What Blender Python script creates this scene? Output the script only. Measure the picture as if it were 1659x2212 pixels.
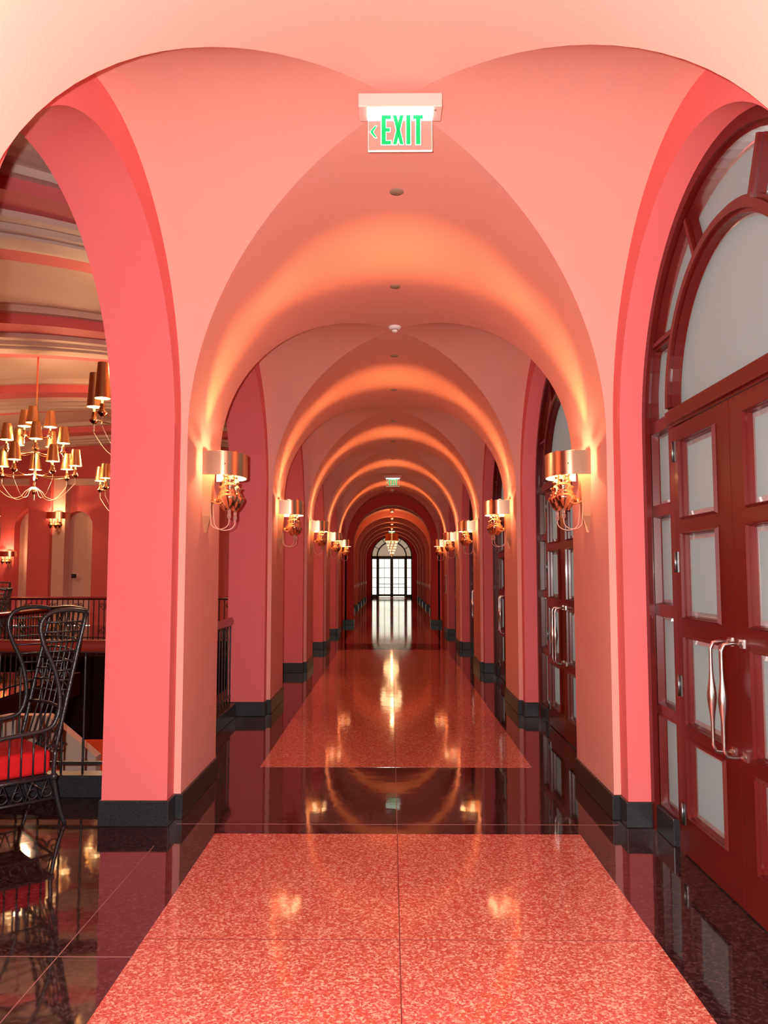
import bpy, bmesh, math, random
from math import sin, cos, pi, radians, sqrt, atan2
from mathutils import Vector, Matrix
random.seed(7)
for o in list(bpy.data.objects): bpy.data.objects.remove(o)
scene = bpy.context.scene
C = scene.collection

# ------------------------------------------------------------------ camera
cd = bpy.data.cameras.new('camera'); cam = bpy.data.objects.new('camera', cd); C.objects.link(cam)
cd.sensor_fit = 'HORIZONTAL'; cd.sensor_width = 36; cd.lens = 36*1700/1659; cd.clip_start = .02; cd.clip_end = 200
cam.location = (0, 0, 1.55); cam.rotation_euler = (radians(90+4.407), 0, radians(.521))
scene.camera = cam
# ------------------------------------------------------------------ world, exposure
w = bpy.data.worlds.new('daylight'); scene.world = w; w.use_nodes = True
bg = w.node_tree.nodes['Background']; bg.inputs[0].default_value = (1.0, .97, .9, 1); bg.inputs[1].default_value = 1.9
vs = scene.view_settings
vs.view_transform = 'Standard'; vs.look = 'None'; vs.gamma = 1; vs.use_curve_mapping = False; vs.exposure = 0.12
FLASH = 960; SCONCE = 13; UP = 75; CHAND = 120; HALL = 32
def lamp(name, kind, loc, power, col, size=.05, parent=None, **kw):
    l = bpy.data.lights.new(name, kind); l.energy = power; l.color = col
    if kind in ('POINT', 'SPOT'): l.shadow_soft_size = size
    for k, v in kw.items(): setattr(l, k, v)
    o = bpy.data.objects.new(name, l); C.objects.link(o); o.location = loc
    if parent: o.parent = parent
    return o
WARM = (1, .6, .32)
fl = lamp('camera_flash', 'SPOT', (-.05, -.03, 1.58), FLASH, (1, .97, .95), .012, spot_size=radians(110), spot_blend=.6)
fl.rotation_euler = (radians(96), 0, 0)

# ------------------------------------------------------------------ materials
MT = {}
def mat(name, col, rough=.5, metal=0, emit=None, es=0, spec=.5, bump=0, bscale=40, coat=0, var=0, vscale=6, trans=0, ior=None):
    m = bpy.data.materials.new(name); m.use_nodes = True; nt = m.node_tree; b = nt.nodes['Principled BSDF']
    b.inputs['Base Color'].default_value = (*col, 1); b.inputs['Roughness'].default_value = rough
    b.inputs['Metallic'].default_value = metal; b.inputs['Specular IOR Level'].default_value = spec
    b.inputs['Coat Weight'].default_value = coat; b.inputs['Coat Roughness'].default_value = .06
    if trans: b.inputs['Transmission Weight'].default_value = trans
    if ior: b.inputs['IOR'].default_value = ior
    if emit: b.inputs['Emission Color'].default_value = (*emit, 1); b.inputs['Emission Strength'].default_value = es
    tc = nt.nodes.new('ShaderNodeTexCoord')
    if var:
        n = nt.nodes.new('ShaderNodeTexNoise'); n.inputs['Scale'].default_value = vscale; n.inputs['Detail'].default_value = 6
        nt.links.new(tc.outputs['Object'], n.inputs['Vector'])
        r = nt.nodes.new('ShaderNodeMapRange'); r.inputs[3].default_value = 1-var; r.inputs[4].default_value = 1+var
        nt.links.new(n.outputs['Fac'], r.inputs[0])
        mx = nt.nodes.new('ShaderNodeVectorMath'); mx.operation = 'SCALE'; mx.inputs[0].default_value = col
        nt.links.new(r.outputs[0], mx.inputs['Scale']); nt.links.new(mx.outputs[0], b.inputs['Base Color'])
    if bump:
        n2 = nt.nodes.new('ShaderNodeTexNoise'); n2.inputs['Scale'].default_value = bscale; n2.inputs['Detail'].default_value = 4
        nt.links.new(tc.outputs['Object'], n2.inputs['Vector'])
        bp = nt.nodes.new('ShaderNodeBump'); bp.inputs['Strength'].default_value = bump; bp.inputs['Distance'].default_value = .01
        nt.links.new(n2.outputs['Fac'], bp.inputs['Height']); nt.links.new(bp.outputs[0], b.inputs['Normal'])
    MT[name] = m; return m
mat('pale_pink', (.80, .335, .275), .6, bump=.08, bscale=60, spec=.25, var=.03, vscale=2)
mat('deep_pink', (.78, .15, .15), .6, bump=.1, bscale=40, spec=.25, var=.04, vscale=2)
mat('hall_red', (.62, .055, .04), .6, spec=.2, var=.05)
mat('hall_pale', (.72, .2, .12), .6, spec=.2)
mat('cream', (.8, .52, .42), .6, spec=.2, var=.04)
mat('cream_white', (.72, .5, .4), .5, spec=.3)
mat('granite', (.022, .022, .024), .3, spec=.4, var=1.2, vscale=110, bump=.05, bscale=120)
mat('mahogany', (.10, .005, .003), .3, coat=.08, var=.25, vscale=3, spec=.28)
mat('brass', (.95, .66, .38), .14, 1)
mat('plate_brass', (.72, .36, .2), .45, .6)
mat('brushed_brass', (.86, .58, .38), .27, 1, var=.03, vscale=30)
mat('brass_shade', (.92, .58, .28), .28, 1)
mat('steel', (.75, .72, .66), .25, 1)
mat('pewter', (.25, .25, .26), .35, 1)
mat('liner', (.95, .85, .7), .7, emit=(1, .62, .28), es=1.4)
mat('bulb', (1, .9, .7), .5, emit=(1, .72, .38), es=14)
mat('ember', (1, .7, .5), .4, emit=(1, .6, .3), es=3.0)
mat('crystal', (.95, .9, .85), .02, trans=.9, ior=1.5)
mat('cord', (.85, .5, .36), .4)
mat('white_plastic', (.85, .8, .77), .4)
mat('grey_plastic', (.3, .19, .13), .5)
mat('sign_lamp', (1, 1, 1), .5, emit=(.85, 1, 1), es=3.0)
mat('sign_green', (0, .25, .06), .5, spec=.2, emit=(0, .5, .12), es=.75)
mat('sign_edge', (.8, 1, .8), .4, emit=(.75, 1, .7), es=.8)
mat('wicker', (.022, .018, .02), .3, spec=.6, bump=.25, bscale=90)
mat('iron', (.02, .014, .014), .35, spec=.5)
mat('rail_wood', (.2, .02, .012), .3, coat=.5)
mat('cushion_red', (.55, .012, .015), .8, spec=.1, bump=.2, bscale=200)
mat('carpet_red', (.5, .06, .02), .9, spec=.05)
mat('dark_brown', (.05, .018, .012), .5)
mat('bronze', (.035, .024, .016), .4)
mat('curtain', (.9, .9, .86), .9)
mat('dim', (.045, .02, .015), .5)
# acrylic
m = bpy.data.materials.new('acrylic'); m.use_nodes = True; nt = m.node_tree; MT['acrylic'] = m
t_ = nt.nodes.new('ShaderNodeBsdfTransparent'); t_.inputs[0].default_value = (1, .96, .9, 1); mx_ = nt.nodes.new('ShaderNodeMixShader'); mx_.inputs[0].default_value = .1
nt.links.new(t_.outputs[0], mx_.inputs[1]); nt.links.new(nt.nodes['Principled BSDF'].outputs[0], mx_.inputs[2]); nt.nodes['Principled BSDF'].inputs['Roughness'].default_value = .05
nt.links.new(mx_.outputs[0], nt.nodes['Material Output'].inputs[0])
mat('warm_tint_plastic', (.75, .42, .36), .45)  # sign housing: pink of the reflected warm light put into the base colour
# frosted glass : satin etched, lets some daylight through
def translucent(name, col, tcol, fac, rough=.5):
    m = bpy.data.materials.new(name); m.use_nodes = True; nt = m.node_tree
    b = nt.nodes['Principled BSDF']; b.inputs['Base Color'].default_value = (*col, 1); b.inputs['Roughness'].default_value = rough
    t = nt.nodes.new('ShaderNodeBsdfTranslucent'); t.inputs[0].default_value = (*tcol, 1)
    mx = nt.nodes.new('ShaderNodeMixShader'); mx.inputs[0].default_value = fac
    nt.links.new(b.outputs[0], mx.inputs[1]); nt.links.new(t.outputs[0], mx.inputs[2])
    nt.links.new(mx.outputs[0], nt.nodes['Material Output'].inputs[0]); MT[name] = m
translucent('frosted', (.20, .235, .24), (.6, .78, .8), .10, .45)
MT['frosted'].node_tree.nodes['Principled BSDF'].inputs['Specular IOR Level'].default_value = .25
translucent('sheer', (.85, .85, .8), (.92, .95, .84), .75, .9)
translucent('gauze', (.6, .45, .33), (.7, .55, .4), .25, .9)
mat('bevel_glass', (.75, .7, .68), .04, .6)
# floor
def stone(name, base, a, b_, scale, rough, spec=.5, seams=None):
    m = bpy.data.materials.new(name); m.use_nodes = True; nt = m.node_tree; p = nt.nodes['Principled BSDF']
    tc = nt.nodes.new('ShaderNodeTexCoord')
    vo = nt.nodes.new('ShaderNodeTexVoronoi'); vo.inputs['Scale'].default_value = scale; vo.inputs['Randomness'].default_value = 1
    nz = nt.nodes.new('ShaderNodeTexNoise'); nz.inputs['Scale'].default_value = scale*.8; nz.inputs['Detail'].default_value = 3
    ad = nt.nodes.new('ShaderNodeVectorMath'); ad.operation = 'MULTIPLY_ADD'; ad.inputs[1].default_value = (.02,)*3
    nt.links.new(tc.outputs['Object'], nz.inputs['Vector']); nt.links.new(nz.outputs['Color'], ad.inputs[0]); nt.links.new(tc.outputs['Object'], ad.inputs[2])
    nt.links.new(ad.outputs[0], vo.inputs['Vector'])
    sp = nt.nodes.new('ShaderNodeSeparateColor'); nt.links.new(vo.outputs['Color'], sp.inputs[0])
    cr = nt.nodes.new('ShaderNodeValToRGB'); cr.color_ramp.interpolation = 'LINEAR'
    cr.color_ramp.elements[0].position = .0; cr.color_ramp.elements[0].color = (*base, 1)
    cr.color_ramp.elements[1].position = 1; cr.color_ramp.elements[1].color = (*b_, 1)
    e = cr.color_ramp.elements.new(.6); e.color = (*a, 1)
    nt.links.new(sp.outputs[0], cr.inputs[0]); nt.links.new(cr.outputs[0], p.inputs['Base Color'])
    p.inputs['Roughness'].default_value = rough; p.inputs['Specular IOR Level'].default_value = spec
    n2 = nt.nodes.new('ShaderNodeTexNoise'); n2.inputs['Scale'].default_value = 5; n2.inputs['Detail'].default_value = 2
    nt.links.new(tc.outputs['Object'], n2.inputs['Vector'])
    bp = nt.nodes.new('ShaderNodeBump'); bp.inputs['Strength'].default_value = .035; bp.inputs['Distance'].default_value = .02
    nt.links.new(n2.outputs['Fac'], bp.inputs['Height']); nt.links.new(bp.outputs[0], p.inputs['Normal'])
    MT[name] = m
stone('terrazzo', (.42, .05, .035), (.55, .13, .09), (.72, .42, .3), 120, .07, .5)
stone('black_stone', (.018, .006, .008), (.03, .01, .012), (.075, .035, .035), 90, .05, .85)
mat('seam', (.30, .12, .1), .5)
mat('seam_dark', (.2, .03, .03), .5)

# ------------------------------------------------------------------ mesh helper
class MB:
    def __init__(s): s.bm = bmesh.new(); s.mats = []; s.cur = 0; s.sm = False
    def m(s, name):
        if name not in s.mats: s.mats.append(name)
        s.cur = s.mats.index(name); return s
    def face(s, pts):
        vs_ = [s.bm.verts.new(p) for p in pts]
        try: f = s.bm.faces.new(vs_)
        except ValueError: return
        f.material_index = s.cur; return f
    def grid(s, rows, smooth=True, close=False):
        V = [[s.bm.verts.new(p) for p in r] for r in rows]
        for i in range(len(V)-1):
            n = len(V[i]); rng = range(n) if close else range(n-1)
            for j in rng:
                try:
                    f = s.bm.faces.new((V[i][j], V[i][(j+1) % n], V[i+1][(j+1) % n], V[i+1][j]))
                    f.material_index = s.cur; f.smooth = smooth
                except ValueError: pass
        return V
    def box(s, x0, x1, y0, y1, z0, z1):
        p = [(x, y, z) for z in (z0, z1) for y in (y0, y1) for x in (x0, x1)]
        v = [s.bm.verts.new(q) for q in p]
        for idx in ((0, 2, 3, 1), (4, 5, 7, 6), (0, 1, 5, 4), (2, 6, 7, 3), (0, 4, 6, 2), (1, 3, 7, 5)):
            f = s.bm.faces.new([v[i] for i in idx]); f.material_index = s.cur
        return s
    def tube(s, pts, r, n=8, closed=False):
        pts = [Vector(p) for p in pts]; N = len(pts); rr = r if isinstance(r, (list, tuple)) else [r]*N
        rows = []; up = None
        for i, p in enumerate(pts):
            a = pts[i-1] if (i > 0 or closed) else p; b = pts[(i+1) % N] if (i < N-1 or closed) else p
            t = (b-a).normalized() if (b-a).length > 1e-9 else Vector((0, 0, 1))
            if up is None: up = Vector((0, 0, 1)) if abs(t.z) < .9 else Vector((1, 0, 0))
            u = (up - t*up.dot(t))
            if u.length < 1e-4: u = t.orthogonal()
            u.normalize(); v = t.cross(u); up = u
            rows.append([p+(u*cos(2*pi*k/n)+v*sin(2*pi*k/n))*rr[i] for k in range(n)])
        if closed: rows.append(rows[0])
        V = s.grid(rows, True, True)
        if not closed:
            for R_ in (V[0], V[-1]):
                try: f = s.bm.faces.new(R_); f.material_index = s.cur
                except ValueError: pass
        return s
    def lathe(s, prof, c=(0, 0, 0), n=20, smooth=True, cap=True):
        rows = [[(c[0]+r*cos(2*pi*k/n), c[1]+r*sin(2*pi*k/n), c[2]+z) for k in range(n)] for r, z in prof]
        V = s.grid(rows, smooth, True)
        if cap:
            for R_ in (V[0], V[-1]):
                try: f = s.bm.faces.new(R_); f.material_index = s.cur
                except ValueError: pass
        return s
    def prism(s, poly, axis, a, b):
        def P(p, t):
            return {'x': (t, p[0], p[1]), 'y': (p[0], t, p[1]), 'z': (p[0], p[1], t)}[axis]
        v0 = [s.bm.verts.new(P(p, a)) for p in poly]; v1 = [s.bm.verts.new(P(p, b)) for p in poly]
        n = len(poly)
        for F in (v0[::-1], v1):
            try: f = s.bm.faces.new(F); f.material_index = s.cur
            except ValueError: pass
        for i in range(n):
            try: f = s.bm.faces.new((v0[i], v0[(i+1) % n], v1[(i+1) % n], v1[i])); f.material_index = s.cur
            except ValueError: pass
        return s
    def band(s, inner, outer, axis, a, b):   # strip between two open 2D paths, extruded
        for i in range(len(inner)-1):
            s.prism([inner[i], inner[i+1], outer[i+1], outer[i]], axis, a, b)
        return s
    def build(s, name, parent=None, bevel=0, recalc=True):
        if recalc: bmesh.ops.recalc_face_normals(s.bm, faces=s.bm.faces)
        me = bpy.data.meshes.new(name); s.bm.to_mesh(me); s.bm.free()
        for k in s.mats: me.materials.append(MT[k])
        o = bpy.data.objects.new(name, me); C.objects.link(o)
        if parent: o.parent = parent
        if bevel:
            md = o.modifiers.new('bevel', 'BEVEL'); md.width = bevel; md.segments = 2; md.limit_method = 'ANGLE'
        return o
def struct(o, label=None):
    o['kind'] = 'structure'
    if label: o['label'] = label
    return o
def tag(o, label, cat, group=None):
    o['label'] = label; o['category'] = cat
    if group: o['group'] = group
    return o
def empty(name, loc=(0, 0, 0), rz=0):
    o = bpy.data.objects.new(name, None); C.objects.link(o); o.location = loc; o.rotation_euler = (0, 0, rz); o.empty_display_size = .1
    return o
def kids(o): return [c for c in bpy.data.objects if c.parent == o]
def copy_tree(o, parent=None):
    c = o.copy(); C.objects.link(c); c.parent = parent
    for ch in kids(o): copy_tree(ch, c)
    return c
def arc(cx, cz, rx, rz, a0, a1, n): return [(cx+rx*cos(a0+(a1-a0)*i/n), cz+rz*sin(a0+(a1-a0)*i/n)) for i in range(n+1)]
def archpath(a, zs, rise, z0=0, n=40, cy=0):
    return [(cy-a, z0)] + [(cy-a*cos(pi*i/n), zs+rise*sin(pi*i/n)) for i in range(n+1)] + [(cy+a, z0)]

# ------------------------------------------------------------------ corridor shell
X0 = .035; R = 1.37; RY = 1.355; ZS = 2.46; RISE = 1.43; XW = 1.415
P = 3.7; YC0 = 3.745; BAYS = list(range(-2, 6)); YA = YC0-2*P-P/2; YE = 23.6
DA, DZ, DR = 1.205, 2.42, 1.25
XB_L = 1.82; XD = 1.585
def yc(k): return YC0+P*k
mb = MB().m('pale_pink'); N = 48
for k in range(-3, 6):          # barrel strips over each pair of piers
    rows = []
    for i in range(N+1):
        t = pi*i/N; x = X0-R*cos(t); z = ZS+RISE*sin(t); g = RY*abs(cos(t))
        ya = YA if k == -3 else yc(k)+g; yb = YE if k == 5 else yc(k+1)-g
        rows.append([(x, ya, z), (x, (ya+yb)/2, z), (x, yb, z)])
    mb.grid(rows)
for k in BAYS:                  # cross vaults
    for s in (-1, 1):
        rows = []
        for i in range(N+1):
            t = pi*i/N; rows.append([(X0+s*R*abs(cos(t)), yc(k)-RY*cos(t), ZS+RISE*sin(t)), (X0+s*XW, yc(k)-RY*cos(t), ZS+RISE*sin(t))])
        mb.grid(rows)
struct(mb.build('ceiling', recalc=False), 'pale pink groin vaulted corridor ceiling')

def arcade(s, name):
    mb = MB()
    for k in range(-3, 6):
        ya = YA if k == -3 else yc(k)+RY; yb = YE if k == 5 else yc(k+1)-RY
        mb.m('pale_pink'); x = X0+s*R
        mb.face([(x, ya, 0), (x, yb, 0), (x, yb, ZS), (x, ya, ZS)])
    for k in BAYS:
        mb.m('pale_pink')
        for e in (-1, 1):
            y = yc(k)+e*RY
            mb.face([(X0+s*R, y, 0), (X0+s*XW, y, 0), (X0+s*XW, y, ZS), (X0+s*R, y, ZS)])
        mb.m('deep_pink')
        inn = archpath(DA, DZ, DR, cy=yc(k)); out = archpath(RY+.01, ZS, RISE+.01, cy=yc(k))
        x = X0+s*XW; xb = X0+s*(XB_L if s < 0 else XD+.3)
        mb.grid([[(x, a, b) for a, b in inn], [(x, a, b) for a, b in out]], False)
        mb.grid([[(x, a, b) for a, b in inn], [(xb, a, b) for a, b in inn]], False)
        # outer face
        if s < 0:
            top = 5.4
            for j in range(1, len(inn)-2):
                (a0, b0), (a1, b1) = inn[j], inn[j+1]
                mb.face([(xb, a0, b0), (xb, a1, b1), (xb, a1, top), (xb, a0, top)])
            for e in (-1, 1):
                mb.face([(xb, yc(k)+e*DA, 0), (xb, yc(k)+e*P/2, 0), (xb, yc(k)+e*P/2, top), (xb, yc(k)+e*DA, top)])
        if k in (-2, 5):
            xx = X0+s*(XW+.05)
            mb.face([(xx, yc(k)-DA-.1, 0), (xx, yc(k)+DA+.1, 0), (xx, yc(k)+DA+.1, 3.7), (xx, yc(k)-DA-.1, 3.7)])
    o = mb.build(name, recalc=False)
    for p in o.data.polygons:
        if p.material_index == 1 and abs(p.normal.x) < .5: p.use_smooth = True
    return struct(o, 'pink arcade wall on the %s of the corridor' % ('left' if s < 0 else 'right'))
arcade(-1, 'wall_left'); arcade(1, 'wall_right')
# wall behind the photographer
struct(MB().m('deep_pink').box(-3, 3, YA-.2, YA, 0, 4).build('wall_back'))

# end wall of the vaulted part with its lower arch
mb = MB().m('hall_red')
EA, EZ = 1.16, 2.42
inn = archpath(EA, EZ, 1.16, n=40, cy=X0)
for j in range(1, len(inn)-2):
    (a0, b0), (a1, b1) = inn[j], inn[j+1]
    for y in (YE, YE+.45): mb.face([(a0, y, b0), (a1, y, b1), (a1, y, 5.4), (a0, y, 5.4)])
for e in (-1, 1):
    for y in (YE, YE+.45): mb.face([(X0+e*EA, y, 0), (X0+e*2.2, y, 0), (X0+e*2.2, y, 5.4), (X0+e*EA, y, 5.4)])
mb.grid([[(a, YE, b) for a, b in inn], [(a, YE+.45, b) for a, b in inn]], False)
struct(mb.build('wall_end'), 'deep red wall with round arch leading to the far hall')

# floor
mb = MB().m('black_stone')
mb.face([(-2.2, YA, 0), (2.2, YA, 0), (2.2, 49.2, 0), (-2.2, 49.2, 0)])
mb.face([(-12.6, YA, 0), (-2.2, YA, 0), (-2.2, 5.6, 0), (-12.6, 5.6, 0)])
struct(mb.build('floor'), 'polished black stone floor')
mb = MB().m('terrazzo')
for a, b in ((-5.3, 4.81), (6.42, 16.0), (17.45, 48.7)):
    x = 1.085
    mb.box(X0-x, X0+x, a, b, -.02, .0015)
struct(mb.build('floor.001'), 'coral terrazzo floor panels set in the black stone')
mb = MB().m('seam_dark')
mb.box(X0-.0025, X0+.0025, -5, 4.81, 0, .0024); mb.box(X0-.002, X0+.002, 6.42, 16, 0, .0024)
mb.box(X0-1.08, X0+1.08, 3.455, 3.459, 0, .0022)
mb.m('seam'); mb.box(X0-.002, X0+.002, 4.81, 6.42, 0, .001); mb.box(-1.33, 1.4, 4.99, 4.996, 0, .001)
mb.box(-1.353, -1.349, 1, 4.6, 0, .001); mb.box(-6, -1.05, 3.3, 3.304, 0, .001)
struct(mb.build('trim_1'), 'thin joints between the floor slabs')

# baseboards
def baseb(s, name):
    mb = MB().m('granite'); e = .015; H = .153
    for k in range(-3, 6):
        ya = YA if k == -3 else yc(k)+RY; yb = YE-.02 if k == 5 else yc(k+1)-RY
        da = YA if k == -3 else yc(k)+DA; db = YE-.02 if k == 5 else yc(k+1)-DA
        x1, x2 = sorted((X0+s*(R-e), X0+s*(XW+.01))); mb.box(x1, x2, ya-e, yb+e, 0, H)
        x1, x2 = sorted((X0+s*(XW-e), X0+s*(XB_L+e if s < 0 else XD-.005))); mb.box(x1, x2, da-e, db+e, 0, H)
    if s > 0:
        for k in range(-1, 5):
            for d in (-1, 1):
                a, b = sorted((yc(k)+d*.86, yc(k)+d*1.2)); mb.box(X0+XD-.02, X0+XD+.02, a, b, 0, H)
    return struct(mb.build(name, bevel=.006), 'black granite baseboard wrapping the %s piers' % ('left' if s < 0 else 'right'))
baseb(-1, 'baseboard_left'); baseb(1, 'baseboard_right')
mb = MB().m('granite')
for e in (-1, 1):
    a, b = sorted((X0+e*(EA-.015), X0+e*1.36)); mb.box(a, b, YE-.02, YE+.47, 0, .153)
struct(mb.build('baseboard_end', bevel=.006))

# unseen slab added above everything so that daylight only comes through the openings
struct(MB().m('dim').box(-13, 3, -6, 49.3, 6.4, 6.5).build('trim_2'), 'unseen dark slab added above the vaults to keep daylight out')

# ------------------------------------------------------------------ arched glazed doors
def pane(mb, poly, ax, t, bev=.022):
    n = len(poly); cx = sum(p[0] for p in poly)/n; cz = sum(p[1] for p in poly)/n
    mb.m('frosted'); 
    # inset ring
    ins = []
    for i in range(n):
        p0 = Vector(poly[i-1]); p1 = Vector(poly[i]); p2 = Vector(poly[(i+1) % n])
        d1 = (p1-p0).normalized(); d2 = (p2-p1).normalized()
        n1 = Vector((-d1.y, d1.x)); n2 = Vector((-d2.y, d2.x)); nn = n1+n2
        if nn.length < 1e-6: nn = n1
        nn.normalize(); c = max(.3, nn.dot(n1))
        q = p1+nn*(bev/c)
        if (Vector((cx, cz))-p1).dot(nn) < 0: q = p1-nn*(bev/c)
        ins.append(q)
    mb.face([(t, p[0], p[1]) for p in ins])
    mb.m('bevel_glass')
    for i in range(n):
        a, b = poly[i], poly[(i+1) % n]; c, d = ins[(i+1) % n], ins[i]
        mb.face([(t+.004, a[0], a[1]), (t+.004, b[0], b[1]), (t, c[0], c[1]), (t, d[0], d[1])])
def rect(a, b, c, d): return [(a, c), (b, c), (b, d), (a, d)]
def molding(mb, a, b, c, d, x=-.012, w_=.02, dep=.03):
    # mitred picture-frame moulding round an opening
    o = rect(a-w_, b+w_, c-w_, d+w_); i = rect(a, b, c, d)
    for k in range(4):
        p, q, r_, s_ = o[k], o[(k+1) % 4], i[(k+1) % 4], i[k]
        pm = ((p[0]+s_[0])/2, (p[1]+s_[1])/2); qm = ((q[0]+r_[0])/2, (q[1]+r_[1])/2)
        mb.face([(0, *p), (0, *q), (x, *qm), (x, *pm)]); mb.face([(x, *pm), (x, *qm), (dep, *r_), (dep, *s_)])
def slab_with_holes(mb, u0, u1, z0, z1, holes, x0, x1):
    # holes in one column: stiles + rails
    h0, h1 = holes[0][0], holes[0][1]
    mb.box(x0, x1, u0, h0, z0, z1); mb.box(x0, x1, h1, u1, z0, z1)
    zs_ = [z0]
    for h in holes: zs_ += [h[2], h[3]]
    zs_.append(z1)
    for i in range(0, len(zs_), 2): mb.box(x0, x1, h0, h1, zs_[i], zs_[i+1])
SR = [(.165, .69), (.76, 1.29), (1.36, 1.89), (1.96, 2.40)]
LR = [(.23, .63), (.73, 1.19), (1.31, 1.76), (1.86, 2.28)]
def make_door():
    root = empty('door_1', (X0+XD, YC0, 0)); root['kind'] = 'structure'
    # frame: outer arch, jamb posts, transom, inner arch, radial muntins
    mb = MB().m('mahogany')
    o = archpath(DA, DZ, DR, .0); i_ = archpath(DA-.06, DZ, DR-.06, .0); mb.band(i_, o, 'x', -.03, .1)
    i2 = archpath(DA-.085, DZ, DR-.085, .0); mb.band(i2, i_, 'x', .0, .08)
    for s in (-1, 1):
        a, b = sorted((s*.745, s*.815)); mb.box(0, .09, a, b, 0, 2.5)
    mb.box(-.005, .09, -.8, .8, 2.385, 2.49); mb.box(-.025, .0, -.8, .8, 2.40, 2.475)
    o = [(-.815*cos(pi*k/32), 2.5+.815*sin(pi*k/32)) for k in range(33)]; i_ = [(-.735*cos(pi*k/32), 2.5+.735*sin(pi*k/32)) for k in range(33)]
    mb.band(i_, o, 'x', -.005, .09)
    o2 = [(-.795*cos(pi*k/32), 2.5+.795*sin(pi*k/32)) for k in range(33)]; i2 = [(-.755*cos(pi*k/32), 2.5+.755*sin(pi*k/32)) for k in range(33)]
    mb.band(i2, o2, 'x', -.025, .0)
    for s in (-1, 1):
        an = radians(24); d = Vector((s*sin(an), cos(an))); nn = Vector((d.y, -d.x)); c = Vector((0, 2.5))
        for (hw, x0, x1) in ((.032, 0, .08), (.014, -.02, 0)):
            p = c+d*.79; q = c+d*1.06
            mb.prism([tuple(p+nn*hw), tuple(q+nn*hw), tuple(q-nn*hw), tuple(p-nn*hw)], 'x', x0, x1)
        a, b = sorted((s*.70, s*1.15)); a, b = (a, b) if s > 0 else (a, b)
        # horizontal muntin at 2.93, from inner arch outwards
        xi = sqrt(.80**2-.43**2); xo = sqrt(1.15**2-.53**2)
        a, b = sorted((s*xi, s*xo)); mb.box(0, .08, a, b, 2.90, 2.96); mb.box(-.015, 0, a, b, 2.918, 2.942)
        # sidelight rails
        z = .0
        a, b = sorted((s*.81, s*1.13))
        mb.box(0.002, .08, a, b, .153, SR[0][0])
        for t in range(3): mb.box(0.002, .08, a, b, SR[t][1], SR[t+1][0])
        mb.box(0.002, .08, a, b, SR[3][1], 2.475)
        for (c0, c1) in SR+[(2.475, 2.90)]:
            if c1 < 2.5: molding(mb, a+.022, b-.02, c0+.01, c1-.01, 0.0, .02, .04)
    fr = mb.build('door_frame', root); 
    # fixed glazing
    for s in (-1, 1):
        for (c0, c1) in SR:
            g = MB(); a, b = sorted((s*.83, s*1.12)); pane(g, rect(a, b, c0+.005, c1-.005), 'x', .045); g.build('sidelight_pane', root)
        g = MB(); a, b = sorted((s*.815, s*1.12)); pane(g, rect(a, b, 2.475, 2.90), 'x', .045); g.build('sidelight_pane', root)
        g = MB(); ci = []
        # fan segment between horizontal muntin and radial muntin
        a0 = math.acos(.43/.815); a1 = radians(24)
        ci = [(s*.80*sin(a0+(a1-a0)*k/10), 2.5+.80*cos(a0+(a1-a0)*k/10)) for k in range(11)]
        def outer(an):
            # ray from (0,2.5) to circle centre (0,DZ) radius 1.13
            dz = 2.5-DZ; b_ = dz*cos(an); t = -b_+sqrt(b_*b_-(dz*dz-1.13**2)); return (s*t*sin(an), 2.5+t*cos(an))
        b0 = radians(67.5)
        co = [outer(b0+(a1-b0)*k/10) for k in range(11)]
        pane(g, ci+co[::-1], 'x', .045); g.build('fanlight_pane', root)
    g = MB(); a1 = radians(24)
    ci = [(.80*sin(-a1+2*a1*k/10), 2.5+.80*cos(-a1+2*a1*k/10)) for k in range(11)]
    s = 1; co = [outer(-a1+2*a1*k/10) for k in range(11)]
    pane(g, ci+co[::-1], 'x', .045); g.build('fanlight_pane', root)
    g = MB(); pts = [(.745*cos(pi*k/28), 2.5+.745*sin(pi*k/28)) for k in range(29)]+[(-.74, 2.48), (.74, 2.48)]
    pane(g, pts, 'x', .045); g.build('fanlight_pane', root)
    # leaves
    for s in (-1, 1):
        mb = MB().m('mahogany')
        a, b = sorted((s*.003, s*.742)); pa, pb = sorted((s*.175, s*.635))
        slab_with_holes(mb, a, b, .008, 2.38, [(pa, pb, c0, c1) for c0, c1 in LR], .0, .055)
        for c0, c1 in LR: molding(mb, pa+.004, pb-.004, c0+.004, c1-.004, -.016, .02, .03)
        leaf = mb.build('door_leaf', root)
        for c0, c1 in LR:
            g = MB(); pane(g, rect(pa, pb, c0, c1), 'x', .03, .028); g.build('glass_pane', leaf)
        h = MB().m('steel'); y = s*.062
        pts = [(0.0, y, 1.222), (-.05, y, 1.224), (-.085, y, 1.218), (-.098, y, 1.19)]
        rs = [.011, .009, .009, .009]
        for k in range(1, 24):
            t = k/24; z = 1.19-.45*t; pts.append((-.098-.0*t, y, z)); rs.append(.008+.014*math.exp(-((t-.5)/.17)**2))
        pts += [(-.098, y, .74), (-.085, y, .712), (-.05, y, .706), (0.0, y, .708)]; rs += [.009, .009, .009, .011]
        h.tube(pts, rs, 10)
        for z in (1.222, .708): h.lathe([(.0, 0), (.02, 0), (.02, .0)], (0, y, z)); h.box(-.006, 0, y-.02, y+.02, z-.02, z+.02)
        ho = h.build('handle', leaf); ho['label'] = 'brushed steel bow pull handle'
        for z in (2.24, 1.61, .92, .22):
            h = MB().m('pewter'); yy = s*.742
            h.box(-.004, 0, yy-.024, yy+.024, z-.058, z+.058); h.tube([(-.008, yy, z-.058), (-.008, yy, z+.058)], .008, 10)
            h.build('hinge', leaf)
    return root
door = make_door()
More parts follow.
